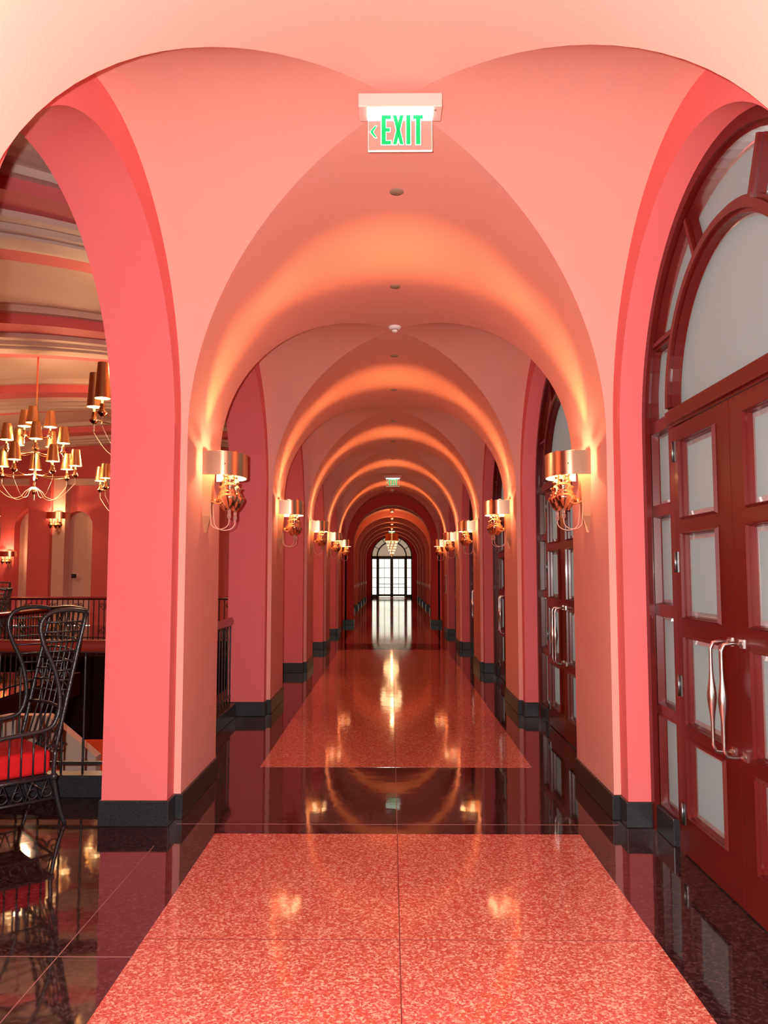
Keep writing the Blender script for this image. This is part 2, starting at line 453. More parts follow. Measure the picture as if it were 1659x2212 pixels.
for n, k in enumerate((-1, 1, 2, 3, 4)):
    c = copy_tree(door); c.location = (X0+XD, yc(k), 0); c.name = 'door_%d' % (n+2)

# ------------------------------------------------------------------ wall sconces
def make_sconce():
    root = empty('wall_sconce')
    # tapered faceted back plate ending in a point, origin at the wall, z absolute
    mb = MB().m('plate_brass')
    pr = [(2.41, .095, .07), (1.95, .062, .05), (1.835, .002, .018)]
    rows = []
    for z, hw, d in pr: rows.append([(0, -hw, z), (d, -hw*.45, z), (d, hw*.45, z), (0, hw, z)])
    mb.grid(rows, False, True); mb.face(rows[0]); mb.build('back_plate', root)
    # D-shaped band shade
    def prof(g, f=0): 
        L = .225-g; s0 = .155; out = [(.035, -L), (s0, -L)]
        out += [(s0+(.145-g)*sin(pi*i/24), -L*cos(pi*i/24)) for i in range(1, 24)]
        return out+[(s0, L), (.035, L)]
    o, i_ = prof(0), prof(.006)
    mb = MB().m('brushed_brass'); z0, z1 = 2.225, 2.39
    mb.grid([[(a, b, z0) for a, b in o], [(a, b, z1) for a, b in o]], True)
    mb.grid([[(a, b, z1) for a, b in o], [(a, b, z1) for a, b in i_]], False)
    mb.grid([[(a, b, z0) for a, b in o], [(a, b, z0) for a, b in i_]], False)
    mb.m('liner'); mb.grid([[(a, b, z0) for a, b in i_], [(a, b, z1) for a, b in i_]], True)
    sh = mb.build('shade', root, recalc=False)
    for p in sh.data.polygons:
        p.use_smooth = abs(p.normal.z) < .5
    mb = MB().m('brass'); mb.tube([(.07, 0, 2.3), (.30, 0, 2.3)], .005, 6); mb.tube([(.19, -.22, 2.3), (.19, .22, 2.3)], .005, 6)
    mb.build('shade_bracket', root)
    # turned candle holders with crystal drops
    pf = [(.006, 1.99), (.02, 2.0), (.035, 2.02), (.052, 2.05), (.064, 2.075), (.06, 2.095), (.045, 2.1), (.05, 2.11), (.042, 2.12), (.034, 2.145), (.05, 2.16),
          (.03, 2.17), (.022, 2.19), (.036, 2.2), (.02, 2.21), (.016, 2.235), (.026, 2.245), (.016, 2.255), (.016, 2.28)]
    for yy in (-.105, 0, .105):
        xx = .2 if yy else .15
        h = MB().m('brass'); h.lathe(pf, (xx, yy, 0), 20); hd = h.build('candle_holder', root)
        h = MB().m('bulb'); h.lathe([(.008, 2.28), (.014, 2.29), (.016, 2.32), (.006, 2.35)], (xx, yy, 0), 10); h.build('bulb', hd)
        if yy:
            h = MB().m('crystal'); h.lathe([(.004, 1.995), (.013, 1.985), (.010, 1.965), (.015, 1.95), (.011, 1.93), (.004, 1.925)], (xx, yy, 0), 8, False); h.build('crystal_drop', hd)
            h = MB().m('cord')
            h.tube([(xx, yy, 1.93)]+[(xx-.07+.07*cos(pi*t/14), yy*(1-.5*t/14), 1.91-.055*sin(pi*t/14)+.0*t) for t in range(15)]+[(.055, yy*.45, 1.97), (.05, yy*.4, 2.05)], .0032, 6)
            h.build('cord', root)
    h = MB().m('brass')
    h.tube([(.05, -.03, 2.06), (.12, -.09, 2.03), (.2, -.105, 2.06)], .007, 8); h.tube([(.05, .03, 2.06), (.12, .09, 2.03), (.2, .105, 2.06)], .007, 8)
    h.tube([(.05, 0, 2.06), (.15, 0, 2.06)], .008, 8); h.lathe([(.0, -.02), (.02, -.015), (.02, .015), (.0, .02)], (.075, 0, 2.06), 12)
    h.build('arm', root)
    for yy in (-.09, .09): h = MB().m('crystal'); h.box(.12, .15, yy-.03, yy+.03, 2.388, 2.408); h.build('glass_block', root)
    h = MB().m('brass'); h.tube([(.22, .0, 2.3), (.22, 0, 2.42)], .007, 8); h.build('finial', root)
    return root
def sconce_light(o):
    loc = o.matrix_basis @ Vector((.11, 0, 2.335))
    lamp('sconce_glow', 'POINT', (.22, 0, 2.33), SCONCE, WARM, .02, o)
    for tilt, pw, sz in ((3, .9, 48), (31, 1.5, 44)):
        l = lamp('sconce_uplight', 'SPOT', (.10, 0, 2.33), UP*pw, (1, .47, .14), .015, o, spot_size=radians(sz), spot_blend=1.0)
        l.rotation_euler = (0, radians(180+tilt), 0)
sc = make_sconce()
PC = [yc(k)+P/2 for k in range(-2, 5)]
names = {1: 'nearest to the camera', 2: 'second from the camera', 3: 'third from the camera', 4: 'fourth from the camera', 5: 'fifth and farthest in the row'}
first = True
for s in (-1, 1):
    for n, y in enumerate(PC):
        o = sc if first else copy_tree(sc); first = False
        o.location = (X0+s*R, y, 0); o.rotation_euler = (0, 0, 0 if s < 0 else pi)
        q = n-1
        side = 'left' if s < 0 else 'right'
        lab = ('brass wall sconce with curved band shade on %s pier, %s' % (side, names[q])) if q in names else 'brass band-shade sconce on %s pier %s' % (side, 'beside the camera' if q == 0 else 'behind the camera')
        tag(o, lab, 'wall lamp', 'brass sconces along the corridor piers')
SC_OBJ = [o for o in bpy.data.objects if o.name.startswith('wall_sconce')]
for o in SC_OBJ: sconce_light(o)

# ------------------------------------------------------------------ exit signs
def make_exit():
    root = empty('exit_sign')
    mb = MB().m('warm_tint_plastic'); mb.box(-.19, .19, -.05, .07, .16, .225); mb.build('housing', root, bevel=.004)
    mb = MB().m('sign_lamp'); mb.box(-.15, .15, -.045, .05, .152, .1605); lt = mb.build('light_strip', root)
    mb = MB().m('grey_plastic'); mb.box(.155, .165, -.03, -.02, .156, .1605); mb.build('test_button', root)
    mb = MB().m('acrylic'); mb.box(-.145, .145, -.003, .003, -.02, .153); mb.build('panel', root)
    mb = MB().m('sign_edge'); mb.box(-.145, .145, -.0032, .0032, -.024, -.0195); mb.box(-.1462, -.145, -.0032, .0032, -.022, .15); mb.box(.145, .1462, -.0032, .0032, -.022, .15)
    mb.build('panel_edge', root)
    def letters(mb, g, y0, y1):
        z0, z1 = .008, .146
        def bar(a, b, c, d): mb.box(a-g, b+g, y0, y1, c-g, d+g)
        # E
        x = -.085; bar(x, x+.019, z0, z1); bar(x+.019, x+.043, z0, z0+.017); bar(x+.019, x+.043, z1-.017, z1); bar(x+.019, x+.038, .069, .085)
        # X as two slanted bars
        for q in (1, -1):
            xa = -.033 if q > 0 else -.001; xb = -.001 if q > 0 else -.033
            mb.prism([(xa-g, z0-g), (xa+.0165+g, z0-g), (xb+.0165+g, z1+g), (xb-g, z1+g)], 'y', y0, y1)
        bar(.028, .047, z0, z1)
        x = .059; bar(x, x+.045, z1-.017, z1); bar(x+.013, x+.033, z0, z1-.017)
        mb.prism([(-.137-g, .068), (-.115, .095+g), (-.107+g, .095+g), (-.124+g, .068), (-.107+g, .041-g), (-.115, .041-g)], 'y', y0, y1)
    mb = MB().m('sign_edge'); letters(mb, .0035, -.0035, -.003); mb.build('letter_outline', root)
    mb = MB().m('sign_green'); letters(mb, 0, -.0055, -.0036); le = mb.build('lettering', root); le['label'] = 'green letters EXIT with left pointing arrow'
    return root
ex = make_exit(); ex.location = (.045, 3.66, 3.605); ex.scale = (1.06,)*3
tag(ex, 'illuminated green EXIT sign with left arrow under the nearest vault', 'exit sign', 'exit signs')
e2 = copy_tree(ex); e2.location = (.04, 18.5, 3.605); tag(e2, 'small green EXIT sign midway down the corridor above the fourth sconces', 'exit sign', 'exit signs')
e3 = copy_tree(ex); e3.location = (.03, 40.5, 3.50); tag(e3, 'tiny green EXIT sign in the far hall behind the chandelier', 'exit sign', 'exit signs')

# ceiling discs and smoke detectors
lab = ['nearest, just beyond the exit sign', 'second, just before the smoke detector', 'third, just beyond the smoke detector', 'fourth in the line', 'fifth in the line', 'sixth in the line', 'seventh in the line']
mb = MB().m('grey_plastic'); mb.lathe([(.0, .012), (.042, .01), (.044, .004), (.04, 0), (0, -.001)], n=24, cap=False); disc = mb.build('sprinkler_cover')
for n, y in enumerate((4.68, 6.29, 8.36, 9.94, 12.04, 13.9, 16.1)):
    o = disc if n == 0 else disc.copy()
    if n: C.objects.link(o)
    o.location = (X0, y, ZS+RISE-.008); tag(o, 'small brown round sprinkler cover on the vault crown, '+lab[n], 'sprinkler cover', 'round covers along the vault crown')
def detector(loc, label):
    r = empty('smoke_detector', loc)
    MB().m('white_plastic').lathe([(.0, 0), (.062, 0), (.062, -.01), (.05, -.024), (.034, -.03), (0, -.03)], n=28, cap=False).build('base', r)
    MB().m('grey_plastic').lathe([(.03, -.03), (.03, -.036), (0, -.036)], n=20, cap=False).build('vent', r)
    m_ = MB().m('white_plastic'); m_.lathe([(.03, -.037), (.026, -.05), (.016, -.056), (0, -.056)], n=20, cap=False)
    m_.build('sensor_cap', r)
    tag(r, label, 'smoke detector', 'smoke detectors'); return r
detector((X0, 7.35, ZS+RISE), 'white round smoke detector on the ceiling over the second bay')
detector((X0, 22.1, ZS+RISE), 'tiny white smoke detector on the ceiling beyond the small exit sign')
# light panel on right pier
mb = MB().m('white_plastic'); mb.box(-.015, 0, -.18, .18, 1.02, 1.5); mb.m('grey_plastic').box(-.017, -.015, -.15, .15, 1.05, 1.47)
o = mb.build('notice_frame'); o.location = (X0+R, 20.3, 0); tag(o, 'pale framed notice on right pier below the farthest sconces', 'notice')

# ------------------------------------------------------------------ far hall
HW = 1.72; HY0 = YE+.45; HY1 = 48.8
mb = MB().m('hall_red')
for s in (-1, 1):
    x = X0+s*HW; mb.face([(x, HY0, 0), (x, HY1, 0), (x, HY1, 2.3), (x, HY0, 2.3)])
    mb.face([(X0+s*EA, HY0, 0), (X0+s*(HW+.1), HY0, 0), (X0+s*(HW+.1), HY0, 2.4), (X0+s*EA, HY0, 2.4)])
struct(mb.build('wall_hall'), 'red side walls of the far hall')
mb = MB().m('hall_pale')
pa = [(X0-HW*cos(pi*i/32), 2.3+HW*.97*sin(pi*i/32)) for i in range(33)]
mb.grid([[(a, HY0, b) for a, b in pa], [(a, HY1, b) for a, b in pa]], True)
struct(mb.build('ceiling.001'), 'barrel ceiling of the far hall')
ribs = [27.3, 30.9, 34.5, 38.1, 41.7, 45.3]
for n, y in enumerate(ribs):
    mb = MB().m('hall_pale')
    mb.band(archpath(1.50, 2.35, 1.42, cy=X0, n=24), archpath(HW+.02, 2.3, HW*.97+.02, cy=X0, n=24), 'y', y, y+.55)
    mb.m('granite')
    for s in (-1, 1):
        a, b = sorted((X0+s*1.48, X0+s*HW)); mb.box(a, b, y-.02, y+.57, 0, .153)
    mb.m('cream_white')
    for s in (-1, 1):
        a, b = sorted((X0+s*1.47, X0+s*HW)); mb.box(a, b, y-.03, y+.58, .93, 1.05)
    struct(mb.build('trim_%d' % (n+3)), 'transverse rib with black base in the far hall')
mb = MB().m('cream_white')
for s in (-1, 1):
    a, b = sorted((X0+s*(HW-.03), X0+s*HW)); mb.box(a, b, HY0, HY1, .95, 1.03)
struct(mb.build('trim_9'), 'pale chair rail along the far hall')
mb = MB().m('granite')
for s in (-1, 1):
    a, b = sorted((X0+s*(HW-.02), X0+s*(HW+.02))); mb.box(a, b, HY0, HY1, 0, .153)
struct(mb.build('baseboard_hall'))
# tall side windows on the left of the far hall
for n, y in enumerate([31.9, 35.5, 39.1, 42.7]):
    r = empty('window_%d' % (n+2), (X0-HW+.005, y+.9, 0)); r['kind'] = 'structure'
    mb = MB().m('cream_white')
    mb.band(archpath(.62, 2.0, .62, .16, 16), archpath(.74, 2.0, .74, .16, 16), 'x', 0, .04)
    for z in (.9, 1.5, 2.1): mb.box(.0, .03, -.62, .62, z, z+.04)
    mb.box(0, .03, -.02, .02, .16, 2.6); mb.build('window_frame', r)
    g = MB().m('sheer'); pts = archpath(.62, 2.0, .62, .16, 16); g.face([(0.004, a, b) for a, b in pts]); g.build('glass_pane', r)
# end wall with arched glazed door and sheer curtains
mb = MB().m('hall_red'); WA, WZ, WR = 1.27, 2.55, 1.27
inn = archpath(WA, WZ, WR, cy=X0)
for j in range(1, len(inn)-2):
    (a0, b0), (a1, b1) = inn[j], inn[j+1]; mb.face([(a0, HY1, b0), (a1, HY1, b1), (a1, HY1, 5), (a0, HY1, 5)])
for e in (-1, 1): mb.face([(X0+e*WA, HY1, 0), (X0+e*2.2, HY1, 0), (X0+e*2.2, HY1, 5), (X0+e*WA, HY1, 5)])
mb.grid([[(a, HY1, b) for a, b in inn], [(a, HY1+.3, b) for a, b in inn]], False)
struct(mb.build('wall_far'), 'red end wall around the arched glazed doors')
r = empty('window_1', (X0, HY1+.1, 0)); r['kind'] = 'structure'
mb = MB().m('bronze')
def AP(a, d=0, z0=0): return archpath(a, WZ, a, z0, 32)
mb.band(AP(WA-.07), AP(WA+.01), 'y', 0, .08)
mb.band([(-.86*cos(pi*k/24), WZ+.86*sin(pi*k/24)) for k in range(25)], [(-.94*cos(pi*k/24), WZ+.94*sin(pi*k/24)) for k in range(25)], 'y', 0, .08)
for an in (30, 62, 118, 150):
    d = Vector((cos(radians(an)), sin(radians(an)))); nn = Vector((-d.y, d.x))*.02; c = Vector((0, WZ)); p = c+d*.9; q = c+d*1.24
    mb.prism([tuple(p+nn), tuple(q+nn), tuple(q-nn), tuple(p-nn)], 'y', 0, .06)
mb.box(-WA, WA, 0, .1, WZ-.16, WZ+.03)
for s in (-1, 1):
    a, b = sorted((s*.83, s*.95)); mb.box(a, b, 0, .1, 0, WZ)
    for z in (.62, 1.22, 1.82): 
        a, b = sorted((s*.9, s*WA)); mb.box(a, b, .02, .06, z, z+.035)
    a, b = sorted((s*.9, s*WA)); mb.box(a, b, 0, .1, 0, .2)
mb.build('window_frame', r)
for s in (-1, 1):
    mb = MB().m('bronze'); a, b = sorted((s*.0, s*.09)); mb.box(a, b, .01, .08, .02, WZ-.16)
    a, b = sorted((s*.78, s*.84)); mb.box(a, b, .01, .08, .02, WZ-.16); a, b = sorted((s*.0, s*.84)); mb.box(a, b, .01, .08, .1, .22)
    for z in (.62, .84, 1.22, 1.82): mb.box(a, b, .02, .06, z, z+.035)
    a, b = sorted((s*.43, s*.455)); mb.box(a, b, .02, .06, .2, WZ-.16)
    mb.build('door_leaf', r)
mb = MB().m('cream_white'); mb.box(-.85, .85, -.25, 0, .0, .03); mb.build('door_sill', r)
def curtain(x0, x1, z0, z1, y, mt, name, label, amp=.03, fr=22):
    n = 60; rows = [[(x0+(x1-x0)*i/n, y+amp*sin(fr*(x0+(x1-x0)*i/n)+1.5*sin(3*i/n+t)), z0+(z1-z0)*t) for i in range(n+1)] for t in (0, .5, 1)]
    o = MB().m(mt); o.grid(rows, True); o = o.build(name, recalc=False); tag(o, label, 'curtain', 'sheer curtains behind the far doors'); return o
curtain(X0-.82, X0-.03, .05, 2.5, HY1+.3, 'sheer', 'sheer_curtain', 'bright sheer white curtain behind left leaf of the far glazed doors')
curtain(X0+.03, X0+.82, .05, 2.5, HY1+.3, 'sheer', 'sheer_curtain', 'bright sheer white curtain behind right leaf of the far glazed doors')
curtain(X0-1.26, X0-.9, .05, 2.5, HY1+.3, 'sheer', 'sheer_curtain', 'narrow sheer curtain behind left sidelight of the far doors')
curtain(X0+.9, X0+1.26, .05, 2.5, HY1+.3, 'sheer', 'sheer_curtain', 'narrow sheer curtain behind right sidelight of the far doors')
mb = MB().m('gauze'); n = 48
mb.grid([[(X0+.02*cos(pi*i/n), HY1+.3, 2.55+.02*sin(pi*i/n)) for i in range(n+1)], [(X0+1.27*cos(pi*i/n), HY1+.3+.03*sin(i*1.9), 2.52+1.27*sin(pi*i/n)) for i in range(n+1)]], True)
o = mb.build('fan_curtain'); tag(o, 'pleated tan curtain fanned in the arch over the far doors', 'curtain')

# ------------------------------------------------------------------ chandeliers
def lampshade(h, rb, rt):
    mb = MB().m('brass_shade'); mb.lathe([(rb, 0), (rt, h)], n=20, cap=False)
    mb.m('liner'); mb.lathe([(rb-.003, .001), (rt-.003, h-.002)], n=20, cap=False); return mb
def make_chandelier(tiers, rod, sh=.28, rb=.108, rt=.066, core=True, k=1.0):
    root = empty('chandelier')
    mb = MB().m('brass'); mb.tube([(0, 0, -.35), (0, 0, rod)], .016, 8); mb.lathe([(0, .0), (.07, 0), (.06, .05), (.02, .08)], (0, 0, rod-.08), 16)
    mb.lathe([(0, -.42), (.03, -.4), (.045, -.34), (.02, -.3)], (0, 0, 0), 12); mb.build('rod', root)
    for (n, rad, z, ph) in tiers:
        for i in range(n):
            a = 2*pi*(i+ph)/n; x, y = rad*cos(a), rad*sin(a)
            ar = MB().m('brass'); ar.tube([(0, 0, z-.05)]+[(x*t/6, y*t/6, z-.05-.06*sin(pi*t/6)) for t in range(1, 7)], .006, 6)
            ao = ar.build('arm', root)
            h = MB().m('brass'); h.lathe([(.004, -.12), (.02, -.11), (.05, -.08), (.055, -.06), (.03, -.04), (.035, -.02), (.02, 0), (.03, .02), (.015, .04), (.012, .08)], (x, y, z), 12); h.build('candle_holder', ao)
            h = MB().m('bulb'); h.lathe([(.01, .08), (.016, .1), (.016, .13), (.005, .16)], (x, y, z), 8); h.build('bulb', ao)
            s_ = lampshade(sh, rb, rt); so = s_.build('lamp_shade', ao, recalc=False); so.location = (x, y, z+.09)
            h = MB().m('crystal'); h.lathe([(.004, -.12), (.011, -.14), (.008, -.17), (.012, -.19), (.003, -.21)], (x, y, z), 8, False); h.build('crystal_drop', ao)
            if z < .3:
                c = MB().m('cord'); c.tube([(x, y, z-.21)]+[(x*(1-t/12*.95), y*(1-t/12*.95), z-.21-.28*sin(pi*min(1, t/10)*.75+.0)*(1) + (.0 if t < 9 else .04*(t-9))) for t in range(1, 13)], .004, 6); c.build('cord', ao)
    return root
ch = make_chandelier([(7, .66, .0, .2), (5, .46, .38, .1), (3, .24, .68, .35)], 2.05)
ch.location = (-6.05, 13.2, 3.28); tag(ch, 'large brass chandelier with three tiers of cone shades in the atrium at left', 'chandelier', 'atrium chandeliers')
def cluster(n, rad, z0, h, rb, rt, rod, loc, label):
    c = make_chandelier([(n, rad, 0, .0)], rod, h, rb, rt); c.location = loc; tag(c, label, 'chandelier', 'atrium chandeliers'); return c
cluster(6, .52, 0, .40, .085, .062, 1.2, (-2.93, 9.0, 3.38), 'brass chandelier with tall slim shades partly hidden by the nearest left pier')
c3 = cluster(6, .5, 0, .25, .1, .07, 1.9, (-4.72, 14.0, 3.1), 'small brass chandelier just showing beside the nearest left pier, beyond the slim-shaded one')
c4 = cluster(6, .5, 0, .25, .1, .07, 2.2, (-9.2, 17.2, 2.7), 'distant brass chandelier at the left edge of the photo low over the balcony')
for p, e in (((-6.05, 13.2, 3.1), CHAND), ((-2.95, 9.0, 3.25), CHAND*.35), ((-4.75, 14.0, 3.0), CHAND*.6), ((-9.3, 17.2, 2.7), CHAND*.6)):
    lamp('chandelier_glow', 'POINT', p, e, (1, .66, .38), .1)
    lamp('chandelier_glow', 'POINT', (p[0], p[1], p[2]+.75), e*.7, (1, .66, .38), .08)
# crystal chandelier in the far hall
r = empty('crystal_chandelier', (X0-.01, 30.2, 2.2))
MB().m('brass').tube([(0, 0, .2), (0, 0, 1.75)], .008, 8).build('rod', r)
mb = MB().m('brass_shade'); mb.lathe([(.26, .56), (.24, .85)], n=24, cap=False); mb.m('liner'); mb.lathe([(.255, .56), (.235, .85)], n=24, cap=False); mb.build('shade', r, recalc=False)
for z, rr_, n in ((.5, .2, 9), (.4, .17, 8), (.3, .145, 7), (.2, .11, 6), (.1, .07, 5)):
    mb = MB().m('brass'); mb.tube([(rr_*cos(2*pi*i/24), rr_*sin(2*pi*i/24), z) for i in range(24)], .008, 6, True); ro = mb.build('ring', r)
    mb = MB().m('ember')
    for i in range(n): a = 2*pi*i/n; mb.lathe([(.003, -.03), (.018, -.01), (.018, .015), (.003, .035)], (rr_*cos(a), rr_*sin(a), z), 8)
    mb.build('candle_lights', ro)
MB().m('brass').lathe([(.0, -.04), (.03, 0), (.04, .05), (.0, .08)], n=12).build('finial', r)
tag(r, 'small glittering tiered chandelier hanging in the far hall before the glazed doors', 'chandelier')
lamp('hall_chandelier_glow', 'POINT', (0, 30.2, 3.2), HALL*.7, (1, .6, .28), .4)
lamp('hall_chandelier_glow', 'POINT', (0, 30.2, 2.1), HALL*.3, (1, .6, .28), .3)
pos = ['over the first rib', 'over the second rib', 'over the third rib', 'over the fourth rib', 'over the fifth rib', 'over the last rib']
for n, y in enumerate(ribs):
    mb = MB().m('brass'); mb.lathe([(0, .02), (.09, .02), (.09, -.04), (.07, -.06), (0, -.05)], n=16, cap=False); o = mb.build('body')
    rt_ = empty('ceiling_spotlight', (X0, y+.27, 3.74)); o.parent = rt_
    b_ = MB().m('ember'); b_.lathe([(0, -.052), (.05, -.056), (.04, -.075), (0, -.08)], n=12, cap=False); b_.build('bulb', rt_)
    tag(rt_, 'small brass ceiling spotlight %s of the far hall' % pos[n], 'ceiling light', 'spotlights in the far hall')
    lamp('spot_glow', 'POINT', (X0, y+.27, 3.5), HALL*.22, (1, .55, .25), .05)

# ------------------------------------------------------------------ atrium on the left
AX, AA, AZ, AB = -7.0, 5.2, 4.1, 1.1
def prof(off, n=40): return [(AX-(AA+off*.3)*cos(pi*i/n), AZ+(AB+off)*sin(pi*i/n)) for i in range(n+1)]
mb = MB().m('cream'); pf = prof(.32)
mb.grid([[(a, 1.9, b) for a, b in pf], [(a, 23.2, b) for a, b in pf]], True)
struct(mb.build('ceiling.002'), 'cream barrel ceiling of the atrium')
tn = 10
for ry in (2.9, 7.7, 12.3, 16.9, 21.4):
    mb = MB()
    for (a, b, off, mtn) in ((-1.1, -.98, .22, 'cream_white'), (-.98, -.5, .06, 'deep_pink'), (-.5, -.36, -.02, 'cream_white'), (-.36, -.22, .03, 'cream_white'), (-.22, -.1, -.05, 'cream_white'), (-.1, .2, -.09, 'cream_white'),
                          (.2, .36, -.03, 'cream_white'), (.36, .5, .01, 'cream_white'), (.5, .98, .06, 'deep_pink'), (.98, 1.1, .2, 'cream_white')):
        mb.m(mtn); mb.band(prof(off), prof(.34), 'y', ry+a, ry+b)
    struct(mb.build('trim_%d' % tn), 'pink and cream moulded rib across the atrium ceiling'); tn += 1
mb = MB().m('hall_red')
mb.box(-12.5, -12.2, 1.9, 23.2, -4, 4.4); mb.box(-12.5, XB_L*-1+X0-.01, 1.7, 1.9, -4, 6)
struct(mb.build('wall_atrium'), 'red outer walls of the atrium')
# end wall with niches
EY = 23.1
def px(p, Y=EY): return (p-845)*Y/1700
mb = MB().m('deep_pink')
nc = [(px(74), .64, 2.85), (px(165), .43, 2.93), (px(-40), .5, 2.9)]
edges = [-12.5]
segs = sorted([(c-a, c+a, c, a, z) for c, a, z in nc]); cur = -12.5
for (l, r_, c, a, z) in segs:
    mb.face([(cur, EY, 0), (l, EY, 0), (l, EY, 6), (cur, EY, 6)])
    pth = archpath(a, z, a, 0, 24, c)
    for j in range(1, len(pth)-2):
        (a0, b0), (a1, b1) = pth[j], pth[j+1]; mb.face([(a0, EY, b0), (a1, EY, b1), (a1, EY, 6), (a0, EY, 6)])
    mb.grid([[(p, EY, q) for p, q in pth], [(p, EY+.35, q) for p, q in pth]], False)
    cur = r_
mb.face([(cur, EY, 0), (X0-XB_L, EY, 0), (X0-XB_L, EY, 6), (cur, EY, 6)])
mb.m('cream'); mb.box(-12.5, X0-XB_L, EY+.35, EY+.45, 0, 6)
mb.m('deep_pink'); mb.box(px(75), px(121), EY-.55, EY, 0, 4.3)
mb.m('cream'); mb.box(px(121), px(147), EY-.35, EY, 0, 4.3)
mb.m('cream_white'); mb.box(-12.4, X0-XB_L, EY-.25, EY, 4.12, 4.3)
struct(mb.build('wall_atrium_end'), 'red end wall of the atrium with arched cream niches')
for loc, sc_, lab_ in (((px(134), EY-.35, .45), 1.25, 'brass sconce on the cream pilaster at the far end of the atrium'),
                       ((px(19), EY-.02, -.1), 1.0, 'brass sconce beside the arched niche at the far left of the atrium')):
    o = copy_tree(sc); o.location = loc; o.rotation_euler = (0, 0, -pi/2); o.scale = (sc_, sc_, sc_*.95)
    tag(o, lab_, 'wall lamp', 'sconces on the atrium end wall')
    for k_ in kids(o):
        if k_.type == 'LIGHT': k_.data = k_.data.copy(); k_.data.energy = SCONCE*2
mb = MB().m('iron'); mb.box(-.07, .07, -.02, 0, -.06, .06); o = mb.build('wall_plaque'); o.location = (px(158)+.02, EY, 1.45); tag(o, 'small black plate on the niche edge in the atrium end wall', 'plaque')
# far walkway, void, lower floors
mb = MB().m('black_stone'); mb.box(-12.2, X0-XB_L-.02, 18.0, 23.1, -.35, 0); mb.box(-12.2, -4.85, 9.6, 12.4, -.35, 0)
struct(mb.build('floor.002'), 'dark upper walkways round the atrium void')
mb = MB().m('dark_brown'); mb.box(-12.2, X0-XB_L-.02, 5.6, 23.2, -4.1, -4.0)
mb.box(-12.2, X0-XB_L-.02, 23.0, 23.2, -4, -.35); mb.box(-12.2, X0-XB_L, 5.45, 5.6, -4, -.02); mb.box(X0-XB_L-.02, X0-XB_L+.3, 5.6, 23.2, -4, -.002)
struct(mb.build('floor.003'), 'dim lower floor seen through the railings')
mb = MB().m('carpet_red'); mb.box(-5.2, -2.4, 9.3, 12.5, -1.15, -1.05)
o = mb.build('stair_landing'); tag(o, 'red carpeted stair landing below the near railing', 'landing'); 
mb = MB().m('cream_white'); mb.prism([(-3.86, -.05), (-3.3, -.5), (-3.3, -.74), (-4.7, -.42), (-4.7, -.12), (-4.35, -.05)], 'y', 8.95, 9.1)
o = mb.build('stair_wall'); tag(o, 'cream sloping side wall of the staircase below the near railing', 'stair wall')
mb = MB().m('rail_wood')
mb.box(-5.2, -5.12, 9.3, 9.4, -1.05, -.1)
mb.bm.free()

# railings
def railing(name, A, B, label, sp=.115, zt=1.03, scroll=.58, rw=.03, wood=True, plinth=.0, r=.007, endcap=False, nmax=96):
    A = Vector(A); B = Vector(B); L = (B-A).length; root = empty(name, (A.x, A.y, 0), atan2(B.y-A.y, B.x-A.x))
    mb = MB().m('rail_wood'); k = 12
    rows = []
    for x in (0, L):
        rows.append([(x, .036*cos(2*pi*i/k), zt-.03+rw*sin(2*pi*i/k)) for i in range(k)])
    mb.grid(rows, True, True); mb.face(rows[0]); mb.face(rows[1])
    if endcap: mb.lathe([(0, -rw), (.025, -rw*.8), (.036, 0), (.025, rw*.8), (0, rw)], (L, 0, zt-.03), 12, cap=False)
    mb.build('handrail', root)
    if plinth: MB().m('granite').box(-.0, L, -.07, .07, 0, plinth).build('plinth', root, bevel=.006)
    MB().m('iron').box(0, L, -.012, .012, plinth+.06, plinth+.08).box(0, L, -.012, .012, zt-.075, zt-.06).build('rail_bar', root)
    n = min(nmax, int(L/sp)); first_ = None; sc0 = None
    for i in range(n+1):
        x = L*i/n
        if first_ is None:
            h = MB().m('iron'); zz = [plinth+(zt-.06-plinth)*t/14 for t in range(15)]
            h.tube([(0, 0, z) for z in zz], [r*(1.0+.25*(t % 2)) for t in range(15)], 6); first_ = h.build('baluster', root)
        else:
            c = first_.copy(); C.objects.link(c); c.parent = root
            first_.location.x = 0; c.location.x = x
    m_ = int(L/scroll)
    for i in range(m_):
        x = scroll*(i+.5)
        if sc0 is None:
            sc0 = []
            for (zc_, sg) in ((zt-.2, 1), (plinth+.2, -1)):
                h = MB().m('iron')
                for q in (-1, 1):
                    pts = []
                    for t in range(22):
                        a = t/21*2.6*pi; rad = .055*(1-t/26); pts.append((q*(.052+rad*cos(a+pi*.0)*-1*.9), 0, zc_+sg*rad*sin(a)))
                    h.tube(pts, .007, 6)
                    h.tube([(q*.0, 0, zc_-sg*.11), (q*.05, 0, zc_-sg*.06), (q*.1, 0, zc_)], .007, 6)
                o_ = h.build('scroll', root); o_.location.x = x; sc0.append(o_)
        else:
            for o_ in sc0: c = o_.copy(); C.objects.link(c); c.parent = root; c.location.x = x
    tag(root, label, 'railing', 'iron railings round the atrium'); return root
railing('iron_railing', (-7.5, 5.62), (-1.86, 5.62), 'wrought iron railing with red wooden handrail behind the near wicker chair', .15, 1.06, .6, .045, plinth=.15, r=.008)
railing('iron_railing', (-12.1, 18.1), (-1.9, 18.1), 'distant iron balcony railing with heart scrolls across the atrium', .12, 1.0, .58, .03, r=.011)
railing('iron_railing', (-4.95, 9.7), (-4.95, 12.3), 'short iron railing on the middle walkway behind the wicker chair', .15, 1.05, .6, .03, plinth=.0, r=.01)
railing('iron_railing', (-1.745, 6.3), (-1.745, 8.60), 'iron railing with rounded red handrail end between first and second left piers', .13, 1.05, .6, .045, plinth=.15, r=.008, endcap=True)

